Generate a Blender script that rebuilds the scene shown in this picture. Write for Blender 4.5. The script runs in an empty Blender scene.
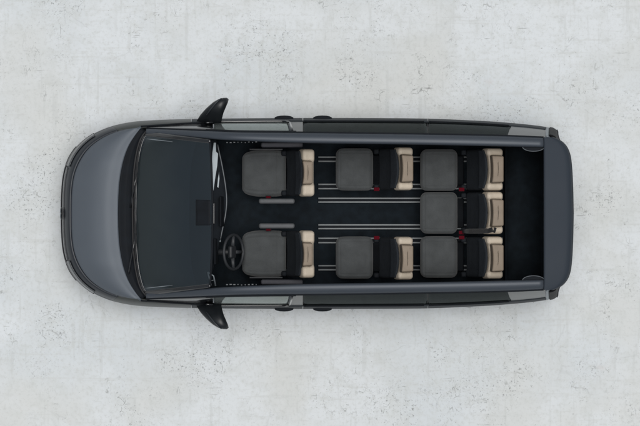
import bpy, bmesh, math, random
from mathutils import Vector, Matrix
random.seed(7)
scene = bpy.context.scene
COL = scene.collection
H = 30.0                      # camera height over the ground
PI = math.pi

# ------------------------------------------------------------------ helpers
def lk(u, k):
    """linear interpolation through a list of (x, y) keys"""
    if u <= k[0][0]: return k[0][1]
    for a, b in zip(k, k[1:]):
        if u <= b[0]:
            t = (u-a[0])/(b[0]-a[0]); return a[1]+(b[1]-a[1])*t
    return k[-1][1]
def sk(u, k):
    """smooth (Catmull-Rom / Hermite) interpolation through keys"""
    n = len(k)
    if u <= k[0][0]: return k[0][1]
    if u >= k[-1][0]: return k[-1][1]
    for i in range(n-1):
        if u <= k[i+1][0]:
            x0, y0 = k[i]; x1, y1 = k[i+1]
            def sl(j):
                if j == 0: return (k[1][1]-k[0][1])/(k[1][0]-k[0][0])
                if j == n-1: return (k[-1][1]-k[-2][1])/(k[-1][0]-k[-2][0])
                return (k[j+1][1]-k[j-1][1])/(k[j+1][0]-k[j-1][0])
            h = x1-x0; t = (u-x0)/h; m0, m1 = sl(i)*h, sl(i+1)*h
            return ((2*t**3-3*t**2+1)*y0+(t**3-2*t**2+t)*m0+(-2*t**3+3*t**2)*y1+(t**3-t**2)*m1)
def W(px, hy, z):
    """van coordinates: px = centimetres along the van, hy = centimetres off its centre line"""
    s = 0.01*(H-z)/(H-1.0)
    return Vector(((px-320)*s, hy*s, z))
def link(name, me, mat, parent):
    o = bpy.data.objects.new(name, me); COL.objects.link(o)
    if mat:
        for m in (mat if isinstance(mat, (list, tuple)) else [mat]): me.materials.append(m)
    if parent: o.parent = parent
    return o
def mesh_obj(name, V, F, mat, parent, smooth=True, mi=None):
    me = bpy.data.meshes.new(name); me.from_pydata([tuple(v) for v in V], [], F); me.update()
    bm = bmesh.new(); bm.from_mesh(me)
    bmesh.ops.remove_doubles(bm, verts=bm.verts, dist=1e-5)
    bmesh.ops.recalc_face_normals(bm, faces=bm.faces)
    bm.to_mesh(me); bm.free()
    for i, p in enumerate(me.polygons): p.use_smooth = smooth
    return link(name, me, mat, parent)
class MB:
    """collects vertices and faces of ONE mesh"""
    def __init__(s): s.V = []; s.F = []
    def add(s, V, F):
        b = len(s.V); s.V += list(V); s.F += [tuple(i+b for i in f) for f in F]
    def grid(s, rows):
        n = len(rows[0]); V = [p for r in rows for p in r]; F = []
        for i in range(len(rows)-1):
            for j in range(n-1): F.append((i*n+j, i*n+j+1, (i+1)*n+j+1, (i+1)*n+j))
        s.add(V, F)
    def loop_sweep(s, rings, cap=True, closed=True):
        n = len(rings[0]); V = [p for r in rings for p in r]; F = []
        for i in range(len(rings)-1):
            for j in range(n if closed else n-1):
                k = (j+1) % n; F.append((i*n+j, i*n+k, (i+1)*n+k, (i+1)*n+j))
        if cap:
            F.append(tuple(range(n))); F.append(tuple((len(rings)-1)*n+j for j in reversed(range(n))))
        s.add(V, F)
    def tube(s, pts, r, n=10, flat=1.0, cap=True):
        pts = [Vector(p) for p in pts]; rings = []
        for i, p in enumerate(pts):
            a = pts[max(0, i-1)]; b = pts[min(len(pts)-1, i+1)]
            t = (b-a).normalized(); up = Vector((0, 0, 1))
            if abs(t.z) > .95: up = Vector((1, 0, 0))
            e = t.cross(up).normalized(); f = e.cross(t).normalized()
            rr = r[i] if isinstance(r, (list, tuple)) else r
            rings.append([p+e*rr*math.cos(2*PI*k/n)+f*rr*flat*math.sin(2*PI*k/n) for k in range(n)])
        s.loop_sweep(rings, cap)
    def ring(s, c, R, r, mat3=None, n=48, m=10, a0=0, a1=2*PI):
        """torus (arc)"""
        full = abs(a1-a0-2*PI) < 1e-6; rings = []
        for i in range(n if full else n+1):
            a = a0+(a1-a0)*i/n
            rings.append([self_tf(mat3, c, Vector(((R+r*math.cos(2*PI*k/m))*math.cos(a), (R+r*math.cos(2*PI*k/m))*math.sin(a), r*math.sin(2*PI*k/m)))) for k in range(m)])
        if full: rings.append(rings[0])
        s.loop_sweep(rings, cap=not full)
    def rbox(s, c, size, r, n=3, k=3, fn=None, rot=None):
        """rounded box; fn deforms in local coordinates, rot a 3x3 matrix"""
        hs = [x/2 for x in size]
        r = min(r, min(hs)*.98)
        def axis(h):
            inner = h-r
            L = [-inner - r*math.tan(PI/4*(k-i)/k) for i in range(k)]
            m = n if isinstance(n, int) else n
            L += [-inner+2*inner*i/m for i in range(m+1)]
            L += [inner + r*math.tan(PI/4*(i+1)/k) for i in range(k)]
            return L
        ax = [axis(h) for h in hs]
        def P(p):
            q = Vector([max(-(hs[i]-r), min(hs[i]-r, p[i])) for i in range(3)])
            d = Vector(p)-q
            if d.length > 1e-9: q = q+d.normalized()*r
            if fn: q = Vector(fn(q))
            if rot: q = rot @ q
            return q+Vector(c)
        for d in range(3):
            u, v = (d+1) % 3, (d+2) % 3
            for sgn in (-1, 1):
                rows = []
                for a in ax[u]:
                    row = []
                    for b in ax[v]:
                        p = [0, 0, 0]; p[d] = sgn*hs[d]; p[u] = a; p[v] = b; row.append(P(p))
                    rows.append(row)
                s.grid(rows)
    def lathe(s, c, prof, n=48, axis='y'):
        """prof = (radius, offset along the axis)"""
        rings = []
        for i in range(n+1):
            a = 2*PI*i/n
            rings.append([Vector(c)+Vector((rr*math.cos(a), o, rr*math.sin(a))) for rr, o in prof])
        s.loop_sweep(rings, cap=False, closed=False)
    def build(s, name, mat, parent, smooth=True):
        return mesh_obj(name, s.V, s.F, mat, parent, smooth)
def self_tf(m, c, v):
    return (m @ v if m else v)+Vector(c)
def solid(o, th, off=-1, bev=0):
    m = o.modifiers.new('solidify', 'SOLIDIFY'); m.thickness = th; m.offset = off; m.use_even_offset = False
    if bev:
        b = o.modifiers.new('bevel', 'BEVEL'); b.width = bev; b.segments = 2; b.limit_method = 'ANGLE'; b.angle_limit = math.radians(50)
    return o
def face_up(o):
    me = o.data; bm = bmesh.new(); bm.from_mesh(me)
    if sum((f.normal.z*f.calc_area() for f in bm.faces)) < 0: bmesh.ops.reverse_faces(bm, faces=bm.faces)
    bm.to_mesh(me); bm.free(); return o
def face_out(o, s):
    me = o.data; bm = bmesh.new(); bm.from_mesh(me)
    if sum((f.normal.y*f.calc_area()*s for f in bm.faces)) < 0: bmesh.ops.reverse_faces(bm, faces=bm.faces)
    bm.to_mesh(me); bm.free(); return o

# ------------------------------------------------------------------ materials
def newmat(name):
    m = bpy.data.materials.new(name); m.use_nodes = True
    return m, m.node_tree, m.node_tree.nodes['Principled BSDF']
def node(nt, t, **kw):
    n = nt.nodes.new(t)
    for k, v in kw.items():
        if k in n.inputs.keys() if hasattr(n.inputs, 'keys') else False: n.inputs[k].default_value = v
        else: setattr(n, k, v)
    return n
def simple(name, col, rough=.5, metal=0, coat=0, spec=.5, bump=0, bscale=200, var=.08, vscale=12, coatr=.05):
    m, nt, b = newmat(name); L = nt.links
    tc = nt.nodes.new('ShaderNodeTexCoord')
    nz = nt.nodes.new('ShaderNodeTexNoise'); nz.inputs['Scale'].default_value = vscale; nz.inputs['Detail'].default_value = 4
    L.new(tc.outputs['Object'], nz.inputs['Vector'])
    mr = nt.nodes.new('ShaderNodeMapRange'); mr.inputs['To Min'].default_value = 1-var; mr.inputs['To Max'].default_value = 1+var
    mr.inputs['From Min'].default_value = .3; mr.inputs['From Max'].default_value = .7
    L.new(nz.outputs['Fac'], mr.inputs['Value'])
    mx = nt.nodes.new('ShaderNodeVectorMath'); mx.operation = 'SCALE'; mx.inputs[0].default_value = col
    L.new(mr.outputs['Result'], mx.inputs['Scale']); L.new(mx.outputs['Vector'], b.inputs['Base Color'])
    b.inputs['Roughness'].default_value = rough; b.inputs['Metallic'].default_value = metal
    b.inputs['Coat Weight'].default_value = coat; b.inputs['Coat Roughness'].default_value = coatr
    b.inputs['Specular IOR Level'].default_value = spec
    mr2 = nt.nodes.new('ShaderNodeMapRange'); mr2.inputs['To Min'].default_value = max(0, rough-.05); mr2.inputs['To Max'].default_value = min(1, rough+.07)
    L.new(nz.outputs['Fac'], mr2.inputs['Value']); L.new(mr2.outputs['Result'], b.inputs['Roughness'])
    if bump:
        n2 = nt.nodes.new('ShaderNodeTexNoise'); n2.inputs['Scale'].default_value = bscale; n2.inputs['Detail'].default_value = 3
        L.new(tc.outputs['Object'], n2.inputs['Vector'])
        bp = nt.nodes.new('ShaderNodeBump'); bp.inputs['Strength'].default_value = bump; bp.inputs['Distance'].default_value = .002
        L.new(n2.outputs['Fac'], bp.inputs['Height']); L.new(bp.outputs['Normal'], b.inputs['Normal'])
    return m
M = {}
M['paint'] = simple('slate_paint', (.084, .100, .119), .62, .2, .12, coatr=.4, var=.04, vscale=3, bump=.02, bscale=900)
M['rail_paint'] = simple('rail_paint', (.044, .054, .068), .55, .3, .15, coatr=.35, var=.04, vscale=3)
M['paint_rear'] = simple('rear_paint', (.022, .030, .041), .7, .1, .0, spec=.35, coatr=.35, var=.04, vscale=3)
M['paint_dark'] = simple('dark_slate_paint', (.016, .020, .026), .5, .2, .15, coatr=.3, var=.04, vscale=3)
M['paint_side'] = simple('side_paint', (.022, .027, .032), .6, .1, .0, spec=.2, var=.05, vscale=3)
M['gloss_black'] = simple('gloss_black', (.012, .013, .015), .18, 0, .5, var=.1)
M['black'] = simple('black_plastic', (.014, .016, .019), .55, var=.15, bump=.2, bscale=400)
M['cowl'] = simple('cowl_plastic', (.006, .008, .011), .75, spec=.2, var=.2, bump=.3, bscale=300)
M['lens_dark'] = simple('smoked_lens', (.004, .004, .005), .6, spec=.15)
M['pillar_side'] = simple('pillar_paint', (.10, .105, .104), .45, .2, .2, coatr=.2)
M['wheel_rim'] = simple('wheel_rim_leather', (.022, .025, .029), .55, var=.1)
M['mirror_shell'] = simple('mirror_shell', (.008, .010, .012), .42, spec=.4)
M['fender'] = simple('fender_paint', (.050, .055, .052), .5, .2, .1, coatr=.3, spec=.3, vscale=3)  # body paint lightened grey-green, the ground's reflection put into its colour
M['trim_line'] = simple('trim_line', (.07, .08, .09), .6)
M['deck'] = simple('dash_deck', (.42, .41, .36), .8, var=.12, bump=.3, bscale=300)  # even pale tone standing in for the windscreen reflection
M['rubber'] = simple('rubber', (.018, .018, .019), .75, var=.15, bump=.2, bscale=300)
M['dash'] = simple('dash_plastic', (.011, .014, .018), .8, spec=.15, var=.12, bump=.25, bscale=500)
M['carpet'] = simple('carpet', (.0075, .0115, .0155), .95, spec=.2, var=.3, bump=.8, bscale=700)
M['trim'] = simple('interior_trim', (.007, .009, .012), .8, spec=.2, var=.15, bump=.2, bscale=400)
M['pad'] = simple('door_pad', (.055, .056, .066), .7, var=.1, bump=.2, bscale=600)
M['arm'] = simple('armrest_grey', (.085, .090, .096), .65, var=.1, bump=.2, bscale=600)
M['alu'] = simple('brushed_rail', (.11, .12, .125), .5, .4, var=.15, vscale=30)
M['silver'] = simple('silver_trim', (.24, .27, .29), .45, .4, var=.1)
M['pale'] = simple('pale_trim', (.10, .11, .12), .4, .2, var=.1)
M['red'] = simple('buckle_red', (.075, .002, .007), .8, spec=.08)
M['lamp_white'] = simple('lamp_lens', (.045, .050, .054), .35, 0, .4)
M['lamp_red'] = simple('tail_lens', (.012, .010, .012), .15, 0, 1.0)
M['alloy'] = simple('alloy', (.30, .31, .33), .3, .9)
M['screen'] = simple('screen', (.010, .013, .017), .12, 0, .5)

def reflection_material():
    # windscreen reflection painted in as olive grey, darker towards the cabin, with soft mottling
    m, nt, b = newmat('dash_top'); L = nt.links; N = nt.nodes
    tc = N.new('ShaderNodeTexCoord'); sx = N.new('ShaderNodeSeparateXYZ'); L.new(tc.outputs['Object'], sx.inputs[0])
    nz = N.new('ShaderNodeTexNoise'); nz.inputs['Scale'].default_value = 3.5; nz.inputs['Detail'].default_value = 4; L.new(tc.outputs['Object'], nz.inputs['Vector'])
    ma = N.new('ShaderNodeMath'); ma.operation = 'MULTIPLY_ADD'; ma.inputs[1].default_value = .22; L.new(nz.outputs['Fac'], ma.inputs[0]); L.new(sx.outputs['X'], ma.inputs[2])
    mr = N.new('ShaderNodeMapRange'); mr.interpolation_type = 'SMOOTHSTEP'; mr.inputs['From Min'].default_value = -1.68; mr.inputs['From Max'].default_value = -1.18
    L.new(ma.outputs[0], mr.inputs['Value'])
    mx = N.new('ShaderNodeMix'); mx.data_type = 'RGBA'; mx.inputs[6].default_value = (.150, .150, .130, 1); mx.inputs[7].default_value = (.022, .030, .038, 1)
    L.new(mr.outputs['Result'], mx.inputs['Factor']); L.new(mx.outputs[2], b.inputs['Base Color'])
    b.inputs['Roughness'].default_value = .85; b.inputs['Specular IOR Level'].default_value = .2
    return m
M['deck_fade'] = reflection_material()
def fabric(name, col, weave=420, amt=.25, rough=.9, sheen=.15, blot=.10):
    m, nt, b = newmat(name); L = nt.links
    tc = nt.nodes.new('ShaderNodeTexCoord')
    n1 = nt.nodes.new('ShaderNodeTexNoise'); n1.inputs['Scale'].default_value = weave; n1.inputs['Detail'].default_value = 2
    n2 = nt.nodes.new('ShaderNodeTexNoise'); n2.inputs['Scale'].default_value = 9; n2.inputs['Detail'].default_value = 5
    for n in (n1, n2): L.new(tc.outputs['Object'], n.inputs['Vector'])
    a = nt.nodes.new('ShaderNodeMapRange'); a.inputs['From Min'].default_value = .3; a.inputs['From Max'].default_value = .7
    a.inputs['To Min'].default_value = 1-amt; a.inputs['To Max'].default_value = 1+amt
    c = nt.nodes.new('ShaderNodeMapRange'); c.inputs['From Min'].default_value = .3; c.inputs['From Max'].default_value = .7
    c.inputs['To Min'].default_value = 1-blot; c.inputs['To Max'].default_value = 1+blot
    L.new(n1.outputs['Fac'], a.inputs['Value']); L.new(n2.outputs['Fac'], c.inputs['Value'])
    mu = nt.nodes.new('ShaderNodeMath'); mu.operation = 'MULTIPLY'
    L.new(a.outputs['Result'], mu.inputs[0]); L.new(c.outputs['Result'], mu.inputs[1])
    v = nt.nodes.new('ShaderNodeVectorMath'); v.operation = 'SCALE'; v.inputs[0].default_value = col
    L.new(mu.outputs[0], v.inputs['Scale']); L.new(v.outputs['Vector'], b.inputs['Base Color'])
    b.inputs['Roughness'].default_value = rough; b.inputs['Sheen Weight'].default_value = sheen
    b.inputs['Specular IOR Level'].default_value = .25
    bp = nt.nodes.new('ShaderNodeBump'); bp.inputs['Strength'].default_value = .35; bp.inputs['Distance'].default_value = .002
    L.new(n1.outputs['Fac'], bp.inputs['Height'])
    bp2 = nt.nodes.new('ShaderNodeBump'); bp2.inputs['Strength'].default_value = .35; bp2.inputs['Distance'].default_value = .02
    L.new(n2.outputs['Fac'], bp2.inputs['Height']); L.new(bp.outputs['Normal'], bp2.inputs['Normal'])
    L.new(bp2.outputs['Normal'], b.inputs['Normal'])
    return m
M['fabric'] = fabric('grey_seat_fabric', (.060, .065, .067), blot=.13)
M['fabric_dark'] = fabric('dark_seat_fabric', (.017, .021, .026), sheen=0)
M['leather'] = fabric('beige_leather', (.50, .435, .35), weave=260, amt=.06, rough=.55, sheen=0)
M['leather_dark'] = fabric('taupe_leather', (.235, .19, .145), weave=260, amt=.06, rough=.6, sheen=0)
M['webbing'] = fabric('belt_webbing', (.010, .010, .011), weave=600, amt=.3, rough=.7)

def glass(name, tint, refl, rough=.03, body=(.02, .024, .03), opac=.35, f0=1.45):
    """tinted pane: partly see-through body, Fresnel reflection on top"""
    m = bpy.data.materials.new(name); m.use_nodes = True; nt = m.node_tree; L = nt.links
    nt.nodes.clear(); out = nt.nodes.new('ShaderNodeOutputMaterial')
    tr = nt.nodes.new('ShaderNodeBsdfTransparent'); tr.inputs['Color'].default_value = (*tint, 1)
    df = nt.nodes.new('ShaderNodeBsdfDiffuse'); df.inputs['Color'].default_value = (*body, 1)
    gl = nt.nodes.new('ShaderNodeBsdfGlossy'); gl.inputs['Roughness'].default_value = rough; gl.inputs['Color'].default_value = (*refl, 1)
    fr = nt.nodes.new('ShaderNodeFresnel'); fr.inputs['IOR'].default_value = f0
    m1 = nt.nodes.new('ShaderNodeMixShader'); m1.inputs['Fac'].default_value = opac
    m2 = nt.nodes.new('ShaderNodeMixShader')
    tc = nt.nodes.new('ShaderNodeTexCoord'); nz = nt.nodes.new('ShaderNodeTexNoise'); nz.inputs['Scale'].default_value = 2.5; nz.inputs['Detail'].default_value = 3
    L.new(tc.outputs['Object'], nz.inputs['Vector'])
    bp = nt.nodes.new('ShaderNodeBump'); bp.inputs['Strength'].default_value = .05; bp.inputs['Distance'].default_value = .02
    L.new(nz.outputs['Fac'], bp.inputs['Height']); L.new(bp.outputs['Normal'], gl.inputs['Normal'])
    L.new(tr.outputs[0], m1.inputs[1]); L.new(df.outputs[0], m1.inputs[2])
    L.new(fr.outputs[0], m2.inputs['Fac']); L.new(m1.outputs[0], m2.inputs[1]); L.new(gl.outputs[0], m2.inputs[2])
    L.new(m2.outputs[0], out.inputs['Surface'])
    return m
M['windshield'] = glass('windshield_glass', (.62, .67, .70), (.8, .88, .96), body=(.036, .049, .057), opac=.36, f0=1.5, rough=.12)
M['side_glass'] = glass('side_glass', (.30, .33, .33), (.75, .82, .80), body=(.15, .165, .16), opac=.85, f0=1.25)
M['privacy_glass'] = glass('privacy_glass', (.03, .033, .033), (.15, .165, .165), body=(.017, .020, .0205), opac=.93, f0=1.2)

# ------------------------------------------------------------------ ground
def ground_material():
    m, nt, b = newmat('weathered_concrete'); L = nt.links; N = nt.nodes
    tc = N.new('ShaderNodeTexCoord')
    def mapping(scale, loc=(0, 0, 0), rot=(0, 0, 0)):
        mp = N.new('ShaderNodeMapping'); mp.inputs['Scale'].default_value = scale; mp.inputs['Location'].default_value = loc
        mp.inputs['Rotation'].default_value = rot
        L.new(tc.outputs['Object'], mp.inputs['Vector']); return mp
    def noise(scale, detail=4, mp=None, rough=.5, dist=0):
        n = N.new('ShaderNodeTexNoise'); n.inputs['Scale'].default_value = scale; n.inputs['Detail'].default_value = detail
        n.inputs['Roughness'].default_value = rough; n.inputs['Distortion'].default_value = dist
        L.new((mp.outputs[0] if mp else tc.outputs['Object']), n.inputs['Vector']); return n.outputs['Fac']
    def rng(src, a, b_, c=0., d=1., smooth=True):
        r = N.new('ShaderNodeMapRange'); r.interpolation_type = 'SMOOTHSTEP' if smooth else 'LINEAR'
        r.inputs['From Min'].default_value = a; r.inputs['From Max'].default_value = b_
        r.inputs['To Min'].default_value = c; r.inputs['To Max'].default_value = d
        L.new(src, r.inputs['Value']); return r.outputs['Result']
    def mul(a, b_):
        x = N.new('ShaderNodeMath'); x.operation = 'MULTIPLY'
        for i, s in enumerate((a, b_)):
            if isinstance(s, (int, float)): x.inputs[i].default_value = s
            else: L.new(s, x.inputs[i])
        return x.outputs[0]
    def mixc(fac, c1, c2):
        x = N.new('ShaderNodeMix'); x.data_type = 'RGBA'
        if isinstance(fac, (int, float)): x.inputs['Factor'].default_value = fac
        else: L.new(fac, x.inputs['Factor'])
        for k, s in ((6, c1), (7, c2)):
            if isinstance(s, tuple): x.inputs[k].default_value = (*s, 1)
            else: L.new(s, x.inputs[k])
        return x.outputs[2]
    cool = (.58, .617, .634); warm = (.585, .602, .590); pale = (.64, .672, .688)
    c = mixc(rng(noise(.55, 5, mapping((1, 1, 1), (3.1, 1.7, 0))), .35, .65), cool, warm)
    c = mixc(rng(noise(1.3, 6, mapping((1, 1, 1), (9, 4, 2))), .42, .62, 0, .8), c, pale)
    # brushed, blotchy skin
    c = mixc(rng(noise(7, 6, rough=.65), .42, .72, 0, .42), c, (.50, .52, .50))
    c = mixc(rng(noise(28, 5, rough=.7), .48, .72, 0, .45), c, (.46, .475, .46))
    # worn bands: faint marks running along and across
    vs = noise(1.0, 5, mapping((14, 1.2, 1), (2, 5, 0)), .6)
    hs = noise(1.0, 5, mapping((1.1, 16, 1), (7, 1, 0)), .6)
    c = mixc(rng(vs, .56, .68, 0, .36), c, (.48, .50, .49))
    c = mixc(rng(hs, .56, .68, 0, .36), c, (.50, .515, .50))
    cluster = rng(noise(1.15, 3, mapping((1, 1, 1), (1.5, 8.3, 0)), .6), .50, .66)
    cluster2 = rng(noise(1.9, 3, mapping((1.6, .8, 1), (4.5, 2.3, 0)), .6), .50, .66)
    # crumbled specks
    sp = mul(rng(noise(17, 7, mapping((1, 1.2, 1), (5, 5, 0)), .78), .59, .645), cluster)
    c = mixc(mul(sp, .85), c, (.20, .21, .205))
    sp2 = mul(rng(noise(32, 6, mapping((1.2, 1, 1), (2, 6, 0)), .8), .585, .65), cluster2)
    c = mixc(mul(sp2, .85), c, (.24, .25, .24))
    sp4 = mul(rng(noise(40, 3, mapping((1, 1, 1), (14, 6, 0)), .7), .595, .64), cluster)
    c = mixc(mul(sp4, .8), c, (.16, .17, .165))
    sp5 = mul(rng(noise(26, 4, mapping((1, 1, 1), (33, 12, 0)), .75), .63, .665), cluster2)
    c = mixc(mul(sp5, .85), c, (.15, .155, .15))
    sp3 = rng(noise(46, 1, mapping((1, 1, 1), (8, 3, 0))), .735, .79)
    c = mixc(mul(sp3, .6), c, (.22, .22, .21))
    for k_, (mx_, lo_) in enumerate((((5, 60, 1), .66), ((55, 6, 1), .67))):
        ds = mul(rng(noise(1.0, 3, mapping(mx_, (3+k_*4, 8, 0)), .5), lo_, lo_+.05), (cluster2, cluster)[k_])
        c = mixc(mul(ds, .8), c, (.26, .27, .265))
    # hair cracks: net of cells, broken up by noise
    def cracks(scale, w, mask, seed, sx=1., sy=1.):
        mp = mapping((sx, sy, 1), (seed, seed*.7, 0))
        wob = N.new('ShaderNodeTexNoise'); wob.inputs['Scale'].default_value = 6; wob.inputs['Detail'].default_value = 4
        L.new(mp.outputs[0], wob.inputs['Vector'])
        ad = N.new('ShaderNodeVectorMath'); ad.operation = 'MULTIPLY_ADD'
        ad.inputs[1].default_value = (.10, .10, 0); L.new(wob.outputs['Color'], ad.inputs[0]); L.new(mp.outputs[0], ad.inputs[2])
        v = N.new('ShaderNodeTexVoronoi'); v.feature = 'DISTANCE_TO_EDGE'; v.inputs['Scale'].default_value = scale
        v.inputs['Randomness'].default_value = .9
        L.new(ad.outputs[0], v.inputs['Vector'])
        return mul(rng(v.outputs['Distance'], 0, w, 1, 0), mask)
    mk1 = rng(noise(2.1, 5, mapping((1, 1, 1), (12, 3, 0)), .65), .52, .62)
    mk2 = rng(noise(5.5, 4, mapping((1, 1, 1), (6, 13, 0)), .65), .54, .62)
    mk3 = rng(noise(9, 4, mapping((1, 1, 1), (16, 3, 0)), .65), .53, .62)
    c1 = cracks(2.2, .018, mk1, 3.3, 1, 1.0)
    c2 = cracks(6.5, .035, mul(mk2, cluster), 8.1, .8, 1.2)
    c3 = cracks(16, .075, mul(mk3, cluster2), 4.4, 1.3, .7)
    c = mixc(mul(c1, .14), c, (.30, .31, .30)); c = mixc(mul(c2, .5), c, (.27, .28, .27)); c = mixc(mul(c3, .75), c, (.25, .26, .25))
    # rusty smudge
    c = mixc(rng(noise(2.6, 4, mapping((.8, 1.4, 1), (21, 9, 0))), .68, .80, 0, .25), c, (.52, .45, .42))
    L.new(c, b.inputs['Base Color'])
    L.new(rng(noise(9, 4), .3, .7, .72, .92), b.inputs['Roughness'])
    b.inputs['Specular IOR Level'].default_value = .3
    hsum = N.new('ShaderNodeMath'); hsum.operation = 'SUBTRACT'; L.new(noise(26, 6, rough=.7), hsum.inputs[0])
    ad = N.new('ShaderNodeMath'); ad.operation = 'ADD'; L.new(sp, ad.inputs[0]); L.new(mul(c1, .8), ad.inputs[1]); L.new(ad.outputs[0], hsum.inputs[1])
    bp = N.new('ShaderNodeBump'); bp.inputs['Strength'].default_value = .35; bp.inputs['Distance'].default_value = .006
    L.new(hsum.outputs[0], bp.inputs['Height']); L.new(bp.outputs['Normal'], b.inputs['Normal'])
    return m
g = MB(); g.grid([[Vector((x, y, 0)) for x in (-400, -20, -6, 0, 6, 20, 400)] for y in (-400, -20, -5, 0, 5, 20, 400)])
go = face_up(g.build('ground', ground_material(), None, smooth=False)); go['kind'] = 'structure'
go['label'] = 'pale weathered concrete ground with dark specks and hair cracks'

# ------------------------------------------------------------------ the van
van = bpy.data.objects.new('van', None); COL.objects.link(van)
van.location = (0, -.005, 0)
van['label'] = 'dark slate blue passenger van seen from above with its roof cut away over seven seats'
van['category'] = 'van'

#      OUT px, hy        TOP px, hy, z
BC = [(62, 0, 70, 0, .90), (62.4, 20, 70.4, 20, .90), (64.2, 38, 72.6, 37, .905), (68.8, 54, 77.6, 51, .915),
      (77, 66.5, 85.5, 63.3, .93), (88, 76.3, 95, 72, .945), (100, 83, 107, 79, .965), (115, 88.3, 121, 83.8, .99),
      (135, 92, 141, 86.8, 1.04), (160, 93.8, 162, 88.6, 1.06), (190, 94.5, 190, 90.5, 1.07), (240, 95.2, 240, 91.8, 1.08),
      (303, 95.6, 303, 92.2, 1.08), (370, 95.5, 370, 92, 1.09), (428, 94.9, 428, 91.5, 1.09), (480, 92.8, 480, 89.6, 1.10),
      (520, 89.8, 520, 86.8, 1.10), (546, 86.6, 545, 83.8, 1.10), (555, 83.4, 553, 81, 1.10), (556.5, 77, 555.5, 75, 1.10),
      (561, 64, 559, 62, 1.10), (565, 44, 563, 43, 1.10), (567, 20, 565, 20, 1.10), (568, 0, 566, 0, 1.10)]
KC = [[(i, b[c]) for i, b in enumerate(BC)] for c in range(5)]
ULAST = len(BC)-1
def body(u, fr):
    """point of the lower body: u along the contour (nose centre to tail centre), fr = height fraction of the belt"""
    ox, oy, tx, ty, tz = (sk(u, k) for k in KC)
    f = sk(fr, [(.15, .95), (.28, .45), (.42, .10), (.58, 0), (.74, .06), (.86, .25), (.95, .58), (1.0, 1.0)])
    return W(ox+(tx-ox)*f, oy+(ty-oy)*f, tz*fr)
def u_at(px):
    a, b = 0., float(ULAST)
    for _ in range(40):
        m = (a+b)/2
        if sk(m, KC[0]) < px: a = m
        else: b = m
    return (a+b)/2
WHEELS = (158, 468)
def fr_bottom(px):
    lo = .22
    for wx in WHEELS:
        d = abs(px-wx)/100
        if d < .40: lo = max(lo, (.34+math.sqrt(.40**2-d**2))/1.07)
    return lo
def lower_panel(name, u0, u1, side, mat, fr0=None, fr1=1.0, nu=30, nv=18, arch=True, parent=van, th=.02):
    rows = []
    for i in range(nu+1):
        u = u0+(u1-u0)*i/nu; px = sk(u, KC[0])
        a = fr0 if fr0 is not None else .17
        if arch: a = max(a, fr_bottom(px))
        row = []
        for j in range(nv+1):
            p = body(u, a+(fr1-a)*j/nv); p.y *= side; row.append(p)
        rows.append(row)
    b = MB(); b.grid(rows); o = face_out(b.build(name, mat, parent), side)
    return solid(o, th)

# rail of the roof / A-pillar, plan and height
RO = [(146, 84.8), (180, 83.6), (215, 82.2), (240, 81.2), (320, 80.4), (420, 79.0), (500, 77.4), (545, 75.6)]
RI = [(146, 79.2), (180, 77.2), (215, 74.2), (240, 72.8), (300, 70.6), (420, 68.8), (545, 66.2)]
RZ = [(146, 1.10), (165, 1.26), (190, 1.49), (215, 1.68), (235, 1.765), (270, 1.81), (320, 1.84), (420, 1.85), (500, 1.83), (545, 1.80)]
def rail_pt(px, k, s=1, dz=0):   # k=0 outer edge, 1 inner edge
    hy = sk(px, RO)*(1-k)+sk(px, RI)*k
    z = sk(px, RZ)+dz
    p = W(px, hy, z); p.y *= s; return p
SIDES = (1, -1)

def belt(px, off=0, dz=0):
    u = u_at(px); ox, oy, tx, ty, tz = (sk(u, k) for k in KC)
    return W(px, ty-off, tz+dz)
def upper_pane(name, p0, p1, side, mat, parent, off=.4, inset=.4, nv=8, nu=24, th=.008, slant0=0, slant1=0, low=.008):
    rows = []
    for i in range(nu+1):
        row = []
        for j in range(nv+1):
            v = j/nv
            a = p0+slant0*v; b = p1+slant1*v
            px = a+(b-a)*i/nu
            A = belt(px, off, low); B = rail_pt(px, 0, 1, -.035); B.y -= .004*inset
            p = A.lerp(B, v); p.y += .012*math.sin(PI*v)
            p.y *= side; row.append(p)
        rows.append(row)
    b = MB(); b.grid(rows); o = face_out(b.build(name, mat, parent), side)
    return solid(o, th)

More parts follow.
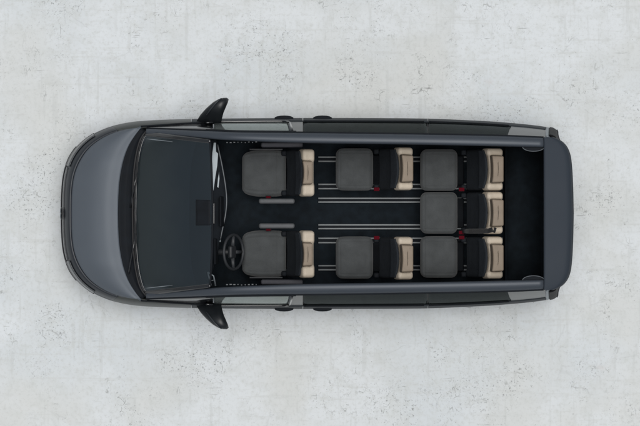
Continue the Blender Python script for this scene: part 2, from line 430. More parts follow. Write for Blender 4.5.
for s in SIDES:
    # fenders, doors, rear quarters
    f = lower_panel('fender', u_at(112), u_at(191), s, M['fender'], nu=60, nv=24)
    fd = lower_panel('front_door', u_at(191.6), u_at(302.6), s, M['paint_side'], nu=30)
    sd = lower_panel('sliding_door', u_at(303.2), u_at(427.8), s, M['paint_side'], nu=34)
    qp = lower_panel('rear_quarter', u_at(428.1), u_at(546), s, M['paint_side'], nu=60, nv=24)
    # black triangle between fender and pillar
    rows = []
    for i in range(20):
        px = 147+(213.0-147)*i/19
        A = belt(px, .3, .004); B = rail_pt(px, 0, 1, -.03)
        if B.z < A.z: B.z = A.z+.002
        rows.append([Vector((q.x, q.y*s, q.z)) for q in (A, A.lerp(B, .5), B)])
    b = MB(); b.grid(rows); solid(face_out(b.build('sail_panel', M['gloss_black'], fd), s), .015)
    # windows
    upper_pane('window', 214, 288, s, M['side_glass'], fd, slant1=2)
    upper_pane('pillar_trim', 290.6, 302.8, s, M['pillar_side'], fd, slant0=1.6, th=.014)
    upper_pane('window', 303.4, 427.4, s, M['privacy_glass'], sd)
    upper_pane('window', 428.4, 511, s, M['privacy_glass'], qp, slant1=-4)
    upper_pane('pillar_trim', 511.4, 545.2, s, M['pillar_side'], qp, slant0=-4, th=.014)
    upper_pane('centre_pillar', 425, 431, s, M['black'], van, off=1.6, inset=4)
    upper_pane('centre_pillar', 300, 306, s, M['black'], van, off=1.6, inset=4)
    # black frame of the front door window and belt mouldings
    def bl(px, v, out=.006):
        A = belt(px, .1, .006); B = rail_pt(px, 0, 1, -.03); p = A.lerp(B, v); p.y += out+.012*math.sin(PI*v); p.y *= s; return p
    t = MB(); t.tube([bl(206+4*i, .04+.14*max(0,(1-i/3)) if i < 3 else .04) for i in range(20)]+[bl(285.5, .05), bl(288, .10), bl(289.6, .22), bl(290.6, .45), bl(291.6, .7), bl(292.4, .93)], .011, 8)
    t.build('window_frame', M['gloss_black'], fd)
    t = MB(); t.tube([bl(304+4*i, .0) for i in range(31)], .006, 6); t.build('belt_moulding', M['cowl'], sd)
    t = MB(); t.tube([bl(429+4*i, .0) for i in range(21)], .006, 6); t.build('belt_moulding', M['cowl'], qp)
    t = MB(); t.tube([bl(px_, .93, .004) for px_ in range(206, 300, 6)], .007, 8); t.build('window_seal', M['cowl'], fd)
    for q in (191.3, 302.9, 427.9):
        rows = []
        for px in (q-1.6, q, q+1.6):
            u = u_at(px); a = max(.17, fr_bottom(px)) + .01
            rows.append([Vector((p.x, (p.y-.026)*s, p.z-.003)) for p in (body(u, a+(1-a)*j/12) for j in range(13))])
        b = MB(); b.grid(rows); solid(face_out(b.build('seam_seal', M['black'], van), s), .008)
    # handles
    for dpx, par in ((284, fd), (322.5, sd)):
        c = W(dpx, 95.9, .90); h = MB()
        pts = [Vector((c.x+d/100, s*(c.y+.022*(1-(abs(d)/9.5)**2.5)-.004), c.z)) for d in (-9.5, -8.5, -6.5, -4, 0, 4, 6.5, 8.5, 9.5)]
        pts = [Vector((c.x+d/100, s*(c.y-.004), c.z)) for d in (-9.5, -8.8, -7, -4, 0, 4, 7, 8.8, 9.5)]
        h.tube(pts, [.003, .010, .018, .024, .026, .024, .018, .010, .003], 14, flat=.8)
        h.build('handle', M['cowl'], par)
    # roof rail: one swept band from the pillar foot to the tail
    rings = []
    pxs = [146+(543.5-146)*i/90 for i in range(91)]
    for px in pxs:
        ring = []
        for k, dz in ((-.04, -.035), (-.02, -.012), (.06, .006), (.22, .022), (.5, .034), (.78, .034), (.93, .026), (1.0, .010), (1.0, -.04), (.9, -.06), (.4, -.06)):
            ring.append(rail_pt(px, k, s, dz))
        rings.append(ring)
    b = MB(); b.loop_sweep(rings); b.build('roof_rail', M['rail_paint'], van)
    # black gutter outside the rail
    t = MB(); t.tube([Vector((p.x, p.y+s*.004, p.z)) for p in (rail_pt(px, -.03, s, -.018) for px in pxs)], .008, 8)
    t.build('roof_gutter', M['cowl'], van)
    # dark line along hood and pillar foot
    t = MB(); t.tube([Vector((p.x, p.y*s, p.z+.004)) for p in (belt(px, .1, .002) for px in range(141, 214, 4))], .008, 8)
    t.build('fender_seal', M['cowl'], van)

# nose: bumper with grille, lamp strip, lights
def nose(name, u0, u1, fr0, fr1, mat, nu=40, nv=8, out=0., parent=van):
    rows = []
    for i in range(nu+1):
        u = u0+(u1-u0)*i/nu
        row = []
        for j in range(nv+1):
            p = body(abs(u), fr0+(fr1-fr0)*j/nv)
            if u < 0: p.y *= -1
            if out:
                q = body(abs(u), .58); c = Vector((-1.2, 0, p.z)); d = Vector((p.x, p.y, p.z))-c; p = p+d.normalized()*out
            row.append(p)
        rows.append(row)
    b = MB(); b.grid(rows); return b.build(name, mat, parent)
UB = u_at(112)
bump = solid(nose('front_bumper', -UB, UB, .17, .80, M['paint_dark'], 90, 16), .02, -1)
solid(nose('nose_panel', -UB, UB, .805, 1.0, M['paint_dark'], 90, 8), .02, -1)
solid(nose('grille', -4.0, 4.0, .30, .50, M['black'], 50, 4, out=.006, parent=bump), .01, 1)
for s in SIDES:
    hl = solid(nose('headlamp', s*2.6, s*5.4, .80, .92, M['lamp_white'], 24, 4, out=.006), .008, 1)
    solid(nose('lamp_bezel', s*2.5, s*5.5, .775, .80, M['gloss_black'], 24, 2, out=.007, parent=hl), .008, 1)
solid(nose('light_strip', -2.5, 2.5, .835, .86, M['lamp_white'], 30, 2, out=.006), .006, 1)
# round emblem on the nose, standing upright on the panel: ring with a V over a W
e0 = body(0, .80)
em = MB(); R3 = Matrix.Rotation(math.radians(90-14), 3, 'Y')
ec = Vector((e0.x-.010, 0, e0.z+.01))
em.lathe((0, 0, 0), [(0.001, 0), (.060, 0), (.060, .008), (.001, .008)], 40)
emo = em.build('emblem', M['gloss_black'], van); emo.rotation_euler = (0, 0, 0)
emo.matrix_local = Matrix.Translation(ec) @ Matrix.Rotation(PI/2, 4, 'Z') @ Matrix.Rotation(math.radians(0), 4, 'X')
sy = MB()
sy.ring((0, .012, 0), .054, .0032, Matrix.Rotation(PI/2, 3, 'X'), 40, 8)
for pts in ([(-.018, .048), (0, .008), (.018, .048)], [(-.040, .034), (-.020, -.040), (0, -.002), (.020, -.040), (.040, .034)]):
    sy.tube([Vector((a, .012, b_)) for a, b_ in pts], .0034, 6)
sy.build('emblem_symbol', M['silver'], emo)

# hood
RE = [(0, 118.0), (20, 118.5), (38, 120.2), (55, 123.8), (68, 128.6), (78, 134.6), (86.8, 141.2)]
def hood_pt(u, t):
    ox, oy, tx, ty, tz = (sk(abs(u), k) for k in KC)
    sgn = -1 if u < 0 else 1
    by = min(86.8, ty*1.0); bx = sk(by, RE); bz = 1.10-.05*(by/87)**3
    # front edge slightly inside the nose panel
    a = W(tx+.5, ty*.995, tz+.002); b_ = W(bx, by*.995, bz)
    p = a.lerp(b_, t)
    h = tz+(bz-tz)*(1-(1-t)**2.1)
    crease = .0022*math.exp(-((t-.74)/.10)**2)*(1-(by/90)**2)
    rib = .006*math.exp(-((by-52)/7)**2)*math.sin(PI*t)
    edge = -.012*math.exp(-t/.03)
    p.z = h+crease+rib+edge+.012*math.sin(PI*min(1, t*1.2))
    p.y *= sgn; return p
rows = []
for i in range(97):
    u = -8+16*i/96
    rows.append([hood_pt(u, (j/26)) for j in range(27)])
b = MB(); b.grid(rows); solid(face_up(b.build('hood', M['paint'], van)), .012)

# cowl, wipers
GB = [(0, 133.2), (30, 133.8), (50, 135.4), (66, 138.4), (76, 142.0), (82, 146.6)]
rows = []
for i in range(61):
    hy = -86+172*i/60; a = abs(hy)
    p0 = W(sk(a, RE)+.4, hy, 1.085-.05*(a/87)**3); p1 = W(sk(min(a, 82), GB)+.6, hy*.955, 1.10)
    row = []
    for j in range(9):
        t = j/8; p = p0.lerp(p1, t); p.z -= .035*math.sin(PI*t)+.008*math.sin(t*PI*6)*.5; row.append(p)
    rows.append(row)
b = MB(); b.grid(rows); cowl = solid(face_up(b.build('cowl', M['cowl'], van)), .01)
# cowl rim next to the glass
t = MB(); t.tube([W(sk(min(abs(h), 82), GB)-.6, h, 1.112) for h in range(-82, 83, 4)], .009, 8); t.build('cowl_lip', M['rubber'], cowl)
def ws_pt(hy, t, lift=0):
    """windscreen: t=0 base, 1 top edge; hy = offset at the base"""
    a = abs(hy); pb = sk(a, GB); pt = 212.5-2.5*(a/82)**2
    ty = a*(1-.10*t); px = pb+(pt-pb)*t
    k = (a/82.)
    zb = 1.115; zt = 1.725-.03*k**2
    z = zb+(zt-zb)*(t*.94+.06*math.sin(PI*t/2))+.035*math.sin(PI*t)*(1-.4*k**2)+lift
    # keep the rim under the pillar band
    p = W(px, ty, z)
    if hy < 0: p.y *= -1
    return p
rows = [[ws_pt(-82+164*i/60, j/30) for j in range(31)] for i in range(61)]
b = MB(); b.grid(rows); ws = face_up(b.build('windshield', M['windshield'], van))
# frit border
for s in SIDES:
    b = MB(); b.grid([[ws_pt(s*(78+4.2*j/3), i/30, .003) for j in range(4)] for i in range(31)])
    solid(face_up(b.build('glass_border', M['gloss_black'], ws)), .004)
b = MB(); b.grid([[ws_pt(-82+164*i/60, .0+.035*j/3, .003) for j in range(4)] for i in range(61)])
solid(face_up(b.build('glass_border', M['gloss_black'], ws)), .004)
for s in SIDES:
    t = MB(); t.tube([ws_pt(s*75.2, q/20, .004) for q in range(1, 10)], [.001, .003, .004, .004, .004, .004, .003, .002, .001], 6, flat=.5); t.build('edge_strip', M['silver'], ws)  # pale lines added to paint in a reflection along the glass edges
t = MB(); t.tube([ws_pt(h, 1.0, -.004) for h in range(-80, 81, 4)], .010, 8, flat=.8); t.build('header_seal', M['cowl'], ws)
for a0, a1, sg in ((-46, 6, 1), (14, 68, 1)):
    wi = MB(); n = 14
    wi.tube([ws_pt(a0+(a1-a0)*i/n, .012+.02*math.sin(PI*i/n), .022) for i in range(n+1)], .0055, 6)
    blade = wi.build('wiper', M['rubber'], van)
    am = MB(); pm = ws_pt((a0+a1)/2, .03, .034); foot = W(128.5+(2 if a1 > 50 else 0), a0-8 if a0 > 0 else a0-14, 1.085)
    am.tube([foot, foot.lerp(pm, .25)+Vector((0, 0, .01)), foot.lerp(pm, .6)+Vector((0, 0, .008)), pm], [.011, .009, .006, .005], 8)
    am.build('arm', M['gloss_black'], blade)

# sensor box and interior mirror behind the glass
sb = MB(); c = ws_pt(1, .86, -.045)
ang = math.atan2(ws_pt(0, .95).z-ws_pt(0, .75).z, ws_pt(0, .95).x-ws_pt(0, .75).x)
sb.rbox(ws_pt(1.2, .885, -.020), (.19, .235, .03), .012, rot=Matrix.Rotation(-ang, 3, 'Y'))
sbo = sb.build('interior_mirror', M['black'], van)
b = MB(); b.grid([[ws_pt(h, t_, .004) for t_ in (.79, .82, .85, .88, .91, .94, .97)] for h in (-13, -11, -5, 1, 7, 13, 15)])
solid(face_up(b.build('sensor_patch', M['cowl'], ws)), .003)
mr = MB(); mr.rbox(W(213.4, 0, 1.60), (.03, .22, .06), .014, rot=Matrix.Rotation(.3, 3, 'Y')); mr.build('mirror_glass', M['gloss_black'], sbo)

# tail: spoiler panel, tailgate, lamps, bumper
SP = [(0, 573.8), (25, 573.3), (45, 572.3), (58, 570.7), (66, 567.7), (71, 563.7), (74.5, 558.6), (76.6, 553)]
def sp_x(a): return sk(a, SP)
rows = []
for i in range(81):
    q = -1+2*i/80
    hy = 76.4*math.sin(q*PI/2*.999) if False else 76.4*q
    # denser at the corners
    hy = 76.4*(1.5*q-.5*q**3)
    a = abs(hy); xr = sp_x(a); row = []
    for j in range(13):
        t = j/12
        px = 543.9+(xr-543.9)*t
        z = 1.832-.020*(a/76)**8-.012*t*t-.07*t**14
        row.append(W(px, hy, z))
    rows.append(row)
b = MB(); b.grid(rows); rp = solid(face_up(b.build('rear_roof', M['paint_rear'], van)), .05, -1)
t = MB(); t.tube([W(568, h, 1.768) for h in range(-18, 19, 4)], .008, 6); t.build('brake_lamp', M['lamp_red'], rp)
# tailgate
rows = []
for i in range(61):
    a = -74+148*i/60; k = abs(a)/74
    row = []
    for j in range(16):
        z = .48+1.26*j/15
        px = 567.5-12.5*k**3.2-.8*max(0, z-1.05)*6
        row.append(W(px, a*(1-.05*max(0, z-1.0)), z))
    rows.append(row)
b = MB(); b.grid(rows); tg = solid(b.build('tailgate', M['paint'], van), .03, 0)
rows = [[W(568.2-10.5*(abs(-62+124*i/30)/74)**3.2-.8*(z-1.05)*6, (-62+124*i/30)*(1-.05*(z-1)), z) for z in (1.12, 1.25, 1.4, 1.55, 1.66)] for i in range(31)]
b = MB(); b.grid(rows); solid(b.build('window', M['privacy_glass'], tg), .008, 0)
bb = MB()
rows = []
for i in range(61):
    u = 18+(ULAST-18)*(1-abs(-1+2*i/60)); sg = -1 if i < 30 else 1
    rows.append([Vector((p.x+.01, p.y*sg, p.z)) for p in (body(u, .2+.28*j/6) for j in range(7))])
bb.grid(rows); solid(bb.build('rear_bumper', M['black'], van), .03, 0)
for s in SIDES:
    # corner lamp: silver leading edge, then black lens that closes the corner
    rows = []; rows2 = []
    for i in range(13):
        z = .72+.92*i/12; k = max(0, (z-1.05))
        inset = lk(z, [(0.7, .3), (1.1, 3.0), (1.64, 9.3)])
        rows.append([Vector((p.x, p.y*s, p.z)) for p in (W(q, hy-inset, z) for q, hy in ((545.6, 87.1), (547.5, 86.8), (549.6, 86.2)))])
        rows2.append([Vector((p.x, p.y*s, p.z)) for p in (W(q-.5*k, hy-inset*.9, z) for q, hy in ((549.8, 87.0), (553, 86.4), (555.6, 85.0), (557.0, 82.8), (557.4, 80), (557.6, 76), (557, 71)))])
    b = MB(); b.grid(rows); sl = solid(face_out(b.build('corner_trim', M['silver'], van), s), .012)
    b = MB(); b.grid(rows2); solid(face_out(b.build('tail_lamp', M['lens_dark'], van), s), .02)

# door mirrors
for s in SIDES:
    mb = MB()
    secs = [(208.8, 90.5, 12.6, .03, 1.11), (211.0, 95.5, 11.0, .05, 1.13), (214.2, 100.5, 9.3, .08, 1.16), (218.2, 106, 7.4, .10, 1.18), (222.0, 110.4, 5.5, .095, 1.19), (225.4, 113.4, 3.4, .07, 1.195), (227.8, 115.0, 1.3, .035, 1.20)]
    rings = []
    # swept-back wing: each ring lies in a plane across the housing
    for px, hy, w_, hh, z in secs:
        c = W(px, hy, z); bl_ = min(1, (hy-90)/16); n_ = Vector((1-.30*bl_, -.12-.55*bl_, 0)).normalized()
        ring = []
        for k in range(20):
            a = 2*PI*k/20; ca, sa = math.cos(a), math.sin(a)
            e = 2/2.6
            q = c+n_*(w_/100*math.copysign(abs(ca)**e, ca))+Vector((0, 0, hh*math.copysign(abs(sa)**e, sa)))
            q.y *= s; ring.append(q)
        rings.append(ring)
    mb.loop_sweep(rings)
    dm = mb.build('door_mirror', M['mirror_shell'], van)
    fl = MB(); pts = []
    for px, hy, z in ((209.0, 97.0, 1.235), (213.0, 103.0, 1.262), (217.3, 108.6, 1.285), (221, 112.2, 1.285), (223.6, 113.9, 1.265)):
        q = W(px-2.2, hy+1.2, z-.012); q.y *= s; pts.append(q)
    fl.tube(pts, .007, 8); fl.build('mirror_cap', M['paint_dark'], dm)

# wheels
for wx in WHEELS:
    for s in SIDES:
        c = W(wx, 0, .34); c.y = s*.80
        t = MB(); t.lathe(c, [(.22, -.10), (.30, -.105), (.335, -.085), (.34, -.05), (.34, .05), (.335, .085), (.30, .105), (.22, .10)], 56)
        wh = t.build('wheel', M['rubber'], van)
        t = MB(); t.lathe(c, [(.225, -.10), (.215, -.09), (.21, 0), (.215, .09), (.225, .10)], 48); t.build('rim', M['alloy'], wh)
        t = MB()
        for k in range(10):
            a = 2*PI*k/10+.1
            for da in (-.07, .07):
                t.tube([c+Vector((.05*math.cos(a), s*.09, .05*math.sin(a))), c+Vector((.215*math.cos(a+da), s*.095, .215*math.sin(a+da)))], .012, 6)
        t.lathe(c, [(.001, s*.10), (.055, s*.10), (.06, s*.07)], 24); t.build('spokes', M['alloy'], wh)

# ------------------------------------------------------------------ cabin
def flat(rows_): b = MB(); b.grid(rows_); return b
# floor, inner walls
rows = [[W(px, hy, z) for hy in (-76, -70, -35, 0, 35, 70, 76)] for px, z in ((150, .75), (185, .55), (205, .44), (505, .44), (505.2, .62), (549, .62))]
solid(face_up(flat(rows).build('cabin_floor', M['carpet'], van)), .02)
rows = [[W(px, hy, .632) for hy in (-66, -30, 0, 30, 66)] for px in (507.5, 520, 541)]
solid(face_up(flat(rows).build('cargo_mat', M['carpet'], van)), .01)
for s in SIDES:
    rows = []
    for i in range(60):
        px = 206+(546-206)*i/59
        row = []
        for z, off in ((.42, 5.5), (.60, 3.2), (.95, 2.4), (1.0, 3.6), (1.08, 5.0), (1.15, 7.0)):
            hy = sk(px, RI)+off; p = W(px, hy, z); p.y *= s; row.append(p)
        rows.append(row)
    b = MB(); b.grid(rows); solid(b.build('side_trim', M['trim'], van), .02, 0)
    # front door pad + switch row
    p = MB(); p.rbox(Vector((-.38, s*.686, .98)), (.42, .05, .08), .018, n=4)
    dp = p.build('door_armrest', M['pad'], van)
    for k in range(9):
        w_ = random.uniform(.010, .028); sw = MB()
        sw.rbox(Vector((-.92+k*.036, s*(.706+random.uniform(-.004, .004)), 1.30)), (w_, .012, .012), .003, n=1, k=2)
        sw.build('switch', M['pale'], dp)
    # arc trim at the rear corner (hinge cover)
    t = MB(); t.tube([Vector((q.x, q.y*s, q.z)) for q in (W(533.5+11*math.cos(a), 66.9-4.6*math.sin(a)*1.0, 1.80) for a in [PI*k/16 for k in range(17)])], .0045, 8)
    t.build('hinge_cover', M['trim_line'], van)
    b = MB(); b.grid([[Vector((q.x, q.y*s, q.z)) for q in (W(533.5+11*math.cos(a), 67.0-4.2*math.sin(a)*r_, 1.785) for r_ in (0, .5, 1))] for a in [PI*k/16 for k in range(17)]])
    face_up(b.build('corner_gusset', M['cowl'], van))


ub = MB(); ub.rbox(W(322, 0, .30), (4.35, 1.30, .20), .05, n=3); ub.build('underbody', M['black'], van)
# floor rails: base with two bright lips
def rail_part(hy, gap, p0, p1):
    z = .452
    b = MB(); A = W(p0, hy, z); B = W(p1, hy, z)
    b.rbox((A+B)/2, ((B-A).x, gap/100+.012, .012), .003, n=1, k=2)
    r = b.build('floor_rail', M['trim'], van)
    for d in (-1, 1):
        l = MB(); l.rbox((A+B)/2+Vector((0, d*gap/200, .008)), ((B-A).x-.004, .017, .012), .003, n=1, k=2)
        l.build('rail_lip', M['alu'], r)
for s in SIDES:
    rail_part(s*54.3, 4.2, 318, 503)
    rail_part(s*27.0, 4.4, 318, 503)
    rail_part(s*13.3, 3.8, 318, 503)
    # cross feet at the front ends
    b = MB()
# dashboard
DE = [(-74, 209), (-62, 211), (-50, 214), (-40, 217), (-27, 219.5), (-15, 222), (0, 225), (14, 226), (30, 224.5), (50, 221), (64, 218), (74, 216)]
rows = []
for i in range(61):
    hy = -74+148*i/60; xr = sk(hy, DE); row = []
    hood_ = .035*math.exp(-((hy+38)/17)**4)
    for px, z in ((150, 1.085), (165, 1.085), (180, 1.08), (xr-22, 1.075+hood_*.3), (xr-12, 1.07+hood_), (xr-4, 1.06+hood_), (xr-1, 1.045+hood_), (xr, 1.02+hood_*.6), (xr-1.5, .97), (xr-6, .86), (xr-14, .70), (xr-30, .60)):
        p = W(px, hy, z)
        if px < 175: lim = .86; p.y = max(-lim, min(lim, p.y))
        row.append(p)
    rows.append(row)
reflection_rows = [[W(sk(min(abs(h), 78), GB)+4+j*13, h*.97, 1.098) for j in range(5)] for h in range(-78, 79, 6)]
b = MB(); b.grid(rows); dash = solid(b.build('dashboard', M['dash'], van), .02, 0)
b = MB(); b.grid(reflection_rows); face_up(b.build('defroster_deck', M['deck_fade'], dash))  # panel added under the glass to carry the painted reflection gradient
t = MB(); t.tube([W(sk(h, DE)+.6, h, 1.045) for h in range(-27, 71, 3)], .0075, 8); t.build('trim_strip', M['pale'], dash)
t = MB(); t.rbox(W(219.8, -27.6, 1.05), (.022, .022, .02), .008, n=1); t.build('trim_knob', M['silver'], dash)
# pale decor panel on the passenger side
z1 = 1.118
for quad in ([(213.6, 71), (216.0, 71), (216.2, 62), (218.2, 60), (217.4, 48), (215.4, 36), (213.6, 23), (211.2, 22.5), (211.4, 40), (212.2, 61)], [(219.0, 42), (219.6, 35), (218.6, 25.5), (217.0, 26.5), (217.8, 35)]):
    P = [W(x, y, z1) for x, y in quad]
    b = MB(); n_ = len(P); b.add(P, [tuple(range(n_))]); o = face_up(b.build('decor_panel', M['silver'], dash, smooth=False)); solid(o, .03, -1, .003)
# driver side vent frame
t = MB(); t.tube([W(*q) for q in ((207.6, -58.5, 1.12), (213.6, -62.5, 1.12), (215.6, -72.5, 1.12))], .008, 8)
t.tube([W(*q) for q in ((207.6, -58.5, 1.12), (211.2, -72.0, 1.12))], .008, 8)
t.tube([W(*q) for q in ((210.0, -67.5, 1.12), (214.4, -66.4, 1.12))], .004, 8)
t.build('vent_frame', M['silver'], dash)
# centre screen and instrument cluster
t = MB(); t.rbox(W(222, 2, 1.09), (.02, .30, .13), .008, rot=Matrix.Rotation(-.25, 3, 'Y')); t.build('centre_screen', M['cowl'], dash)
t = MB(); t.rbox(W(216, -38, 1.10), (.02, .26, .10), .008, rot=Matrix.Rotation(-.25, 3, 'Y')); t.build('instrument_screen', M['cowl'], dash)

# steering wheel
sc = W(233.5, -38.6, 1.12)
Rm = Matrix.Rotation(math.radians(58), 3, 'Y')   # rim plane leans back towards the driver
b = MB(); b.ring(sc, .172, .0145, Rm, 56, 12); swl = b.build('steering_wheel', M['wheel_rim'], van)
b = MB(); b.rbox(sc+Rm @ Vector((0, 0, -.018)), (.10, .13, .05), .022, n=3, rot=Rm); b.build('hub', M['black'], swl)
for a0 in (PI/2, -PI/2, 0):
    b = MB(); b.tube([sc+Rm @ Vector((.04*math.cos(a0), .04*math.sin(a0), -.012)), sc+Rm @ Vector((.168*math.cos(a0), .168*math.sin(a0), 0))], [.022, .014], 8, flat=.4); b.build('spoke', M['wheel_rim'], swl)
b = MB(); b.tube([sc+Rm @ Vector((0, 0, -.03)), sc+Rm @ Vector((0, 0, -.32))], .03, 12); b.build('column', M['black'], swl)

# ------------------------------------------------------------------ seats
def tf(o, base, mirror): pass
def make_seat(cx, hy, kind, name='seat', m=1, strap=False):
    """cx: centre of the cushion; m=-1 mirrors the buckle side; kind front / rear / third"""
    B = W(cx, hy, .86); B.z = 0
    front = kind == 'front'
    Wd = .47 if front else (.425 if kind == 'rear' else .418)
    Ln = .44 if front else .375
    def at(x, y, z): return Vector((B.x+x, B.y+y*m, z))
    # plinth
    b = MB(); b.rbox(at(.03, 0, .60), (Ln-.08, Wd-.08, .26), .03, n=2)
    b.rbox(at(.05, 0, .475), (Ln+.06, .30, .05), .015, n=2)
    seat = b.build(name, M['trim'], van)
    # cushion
    hx, hyy = Ln/2, Wd/2
    def cush(q):
        x, y, z = q; k = (z/.065+1)/2
        fx = max(0, (-x/hx)); ty = 1-(.15 if front else .02)*fx**(2.2 if front else 3)-(.05 if front else 0)*max(0, x/hx)**3
        cr = (1-(x/hx)**2*.8)*(1-(y/hyy)**2)
        z2 = z
        if z > 0:
            z2 += .016*cr
            if front:
                z2 += .022*math.exp(-((abs(y)-hyy*.86)/.035)**2)
                z2 -= .010*math.exp(-((abs(y)-hyy*.70)/.006)**2)*(1 if x > -.15 else 0)
                z2 -= .008*math.exp(-((x-.135)/.006)**2)
            else:
                z2 -= .008*math.exp(-((abs(y)-hyy*.80)/.006)**2)*(1 if x > -hx*.78 else 0)
                z2 -= .008*math.exp(-((x+hx*.78)/.006)**2)
                z2 += .003*math.sin(x*90)*math.exp(-(y/.13)**2)*.4
        z2 -= .03*max(0, x/hx-.3)   # drops toward the backrest
        return (x*(1-.035*abs(y/hyy)**7), y*ty*(1-.05*abs(x/hx)**7), z2)
    b = MB(); b.rbox(at(0, 0, .80), (Ln, Wd, .13), .050 if not front else .042, n=44, k=5, fn=cush)
    b.build('cushion', M['fabric'], seat)
    # backrest geometry
    th = math.radians(21)
    if front: bx0, bz0, bh, bt = .222, .80, .58, .09; th = math.radians(17)
    elif kind == 'rear': bx0, bz0, bh, bt = .240, .82, .56, .12; th = math.radians(20)
    else: bx0, bz0, bh, bt = .268, .82, .56, .135; th = math.radians(20)
    Rb = Matrix.Rotation(th, 3, 'Y')
    ax = Rb @ Vector((0, 0, 1)); nx = Rb @ Vector((1, 0, 0))     # up the backrest, backwards
    o0 = Vector((bx0, 0, bz0))
    def on(up, back, y=0):
        v = o0+ax*up+nx*back; return at(v.x, v.y+y, v.z)
    def bk(q):
        x, y, z = q
        # bolsters come forward at the sides, narrower towards the top
        x2 = x-(.035 if front else .014)*(abs(y)/hyy)**3*(1 if x < 0 else 0)
        x2 += (.005*math.exp(-((abs(y)-hyy*.62)/.006)**2) if x < 0 else 0)
        y2 = y*(1-.07*max(0, z/(bh/2))**2)
        return (x2, y2, z)
    low = bh*.80
    b = MB(); b.rbox(on(low/2, bt/2), (bt, Wd-.01, low), .04, n=26, k=4, fn=lambda q: bk(q), rot=Rb)
    b.build('backrest', M['fabric_dark'], seat)
    # beige shoulder section that wraps over the top of the backrest
    def sh(q):
        x, y, z = q
        y2 = y*(1-.05*max(0, z/.08)**2)
        # centre recess for the headrest
        dip = 1/(1+math.exp((abs(y)-(.120 if front else .142))/.005))
        z2 = z-(.030*dip if z > 0 else 0)
        x2 = x+(.040*dip*(1 if x < 0 else 0))*(.5+.5*math.cos(min(1, abs(y)/.15)*PI/2))
        return (x2, y2, z2)
    b = MB(); shh = .17; sbt = bt+.035
    b.rbox(on(bh-shh/2+.0, sbt/2+.004), (sbt, Wd+.004, shh), .030, n=30, k=4, fn=sh, rot=Rb)
    shp = b.build('shoulder_panel', M['leather'], seat)
    # dark insert in front of the shoulder, with a curved edge
    rows = []
    for i in range(25):
        y = -(Wd/2-.02)+(Wd-.04)*i/24; k = 1-(abs(y)/(Wd/2))**2.2; row = []
        for j in range(7):
            t = j/6; up = bh*.70+(shh*.40+.075*k)*t
            row.append(on(up, -.012+.016*t-.010*(1-k), y))
        rows.append(row)
    b = MB(); b.grid(rows); ins = solid(b.build('back_insert', M['fabric_dark'], seat), .022, 0, .004)
    # headrest, its rear half beige
    def hr(q):
        x, y, z = q
        return (x-.012*(1-(abs(y)/(hw/2))**2)*(-1 if x < 0 else 0), y*(1-.06*(z/.1)-.35*x), z)
    hup = bh+.075
    hw = .235 if front else .275
    b = MB(); b.rbox(on(hup-.045, sbt-.088), (.118 if not front else .10, hw, .17), .016, n=12, k=4, fn=hr, rot=Matrix.Rotation(th-.22, 3, 'Y'))
    b.build('headrest', M['leather_dark'], seat)
    # hinge covers and buckle
    for yy in (-1, 1):
        b = MB(); b.rbox(at(bx0-.02, yy*(Wd/2-.035), .865), (.055, .055, .08), .018, n=2); b.build('hinge_cover', M['cowl'], seat)
    bxp = {'front': .045, 'rear': .222, 'third': .225}[kind]
    byy = -(Wd/2+.006) if front else -(Wd/2-.012)
    b = MB(); b.rbox(at(bxp, byy, .885), (.058, .040 if not front else .03, .05), .009, n=2); bu = b.build('belt_buckle', M['black'], seat)
    b = MB(); b.rbox(at(bxp, byy, .908), (.056, .036, .018) if not front else (.046, .022, .012), .005, n=1); b.build('release_button', M['red'], bu)
    if front:
        b = MB(); b.rbox(at(.13, -(Wd/2+.045), .985), (.36, .052, .06), .022, n=8, k=4, fn=lambda q: (q[0], q[1], q[2]-.02*max(0, -q[0]/.2)**2)); b.build('armrest', M['arm'], seat)
        b = MB(); b.rbox(at(.02, Wd/2+.006, .80), (.34, .02, .10), .009, n=2); b.build('side_shield', M['black'], seat)
    return seat, at, on
seats = []
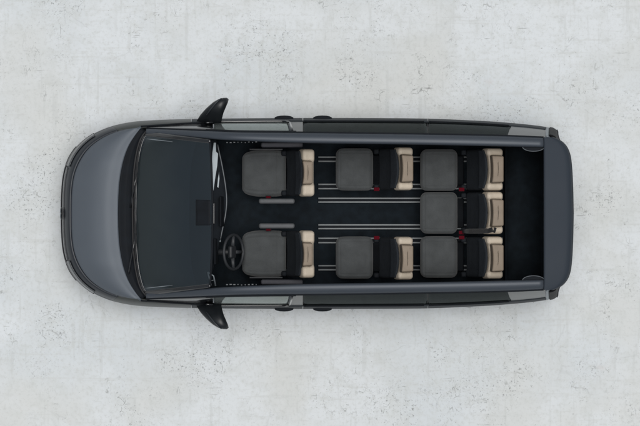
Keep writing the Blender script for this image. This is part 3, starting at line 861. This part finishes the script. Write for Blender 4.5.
for s in SIDES:
    make_seat(264, s*40.2, 'front', 'front_seat', m=s)
    make_seat(354.5, s*44.2, 'rear', 'rear_seat', m=s)
    make_seat(439, s*43.6, 'third', 'rear_seat', m=s)
st, at, on = make_seat(439, .6, 'third', 'rear_seat', m=1)
b = MB(); pts = [at(.235, -.185, .93), at(.30, -.182, 1.06), at(.40, -.180, 1.26), at(.46, -.178, 1.40), at(.50, -.165, 1.475)]
b.tube(pts, .024, 8, flat=.25); b.tube([at(.515, -.195, 1.475), at(.53, -.145, 1.478)], .013, 8, flat=.7); b.build('shoulder_belt', M['webbing'], st)

# ------------------------------------------------------------------ light, sky, camera
EL, AZ = math.radians(86), math.radians(60)
w = bpy.data.worlds.new('World'); scene.world = w; w.use_nodes = True
nt = w.node_tree; bg = nt.nodes['Background']
sky = nt.nodes.new('ShaderNodeTexSky'); sky.sky_type = 'NISHITA'; sky.sun_disc = False
sky.sun_elevation = EL; sky.sun_rotation = AZ; sky.air_density = 1.0; sky.dust_density = 3.0; sky.ozone_density = 1.0
hsv = nt.nodes.new('ShaderNodeHueSaturation'); hsv.inputs['Saturation'].default_value = .35
nt.links.new(sky.outputs[0], hsv.inputs['Color']); nt.links.new(hsv.outputs[0], bg.inputs['Color'])
bg.inputs['Strength'].default_value = .072
sl = bpy.data.lights.new('sun', 'SUN'); sl.energy = 2.35; sl.angle = math.radians(34); sl.color = (1, .985, .965)
so = bpy.data.objects.new('sun', sl); COL.objects.link(so)
d = Vector((math.cos(EL)*math.sin(AZ), math.cos(EL)*math.cos(AZ), math.sin(EL)))
so.rotation_euler = d.to_track_quat('Z', 'Y').to_euler()
cam = bpy.data.cameras.new('camera'); co = bpy.data.objects.new('camera', cam); COL.objects.link(co)
co.location = (0, 0, H); cam.sensor_width = 36; cam.lens = 36*(H-1)/6.4; cam.clip_start = .5; cam.clip_end = 2000
scene.camera = co
scene.view_settings.view_transform = 'Standard'; scene.view_settings.look = 'None'; scene.view_settings.exposure = 0
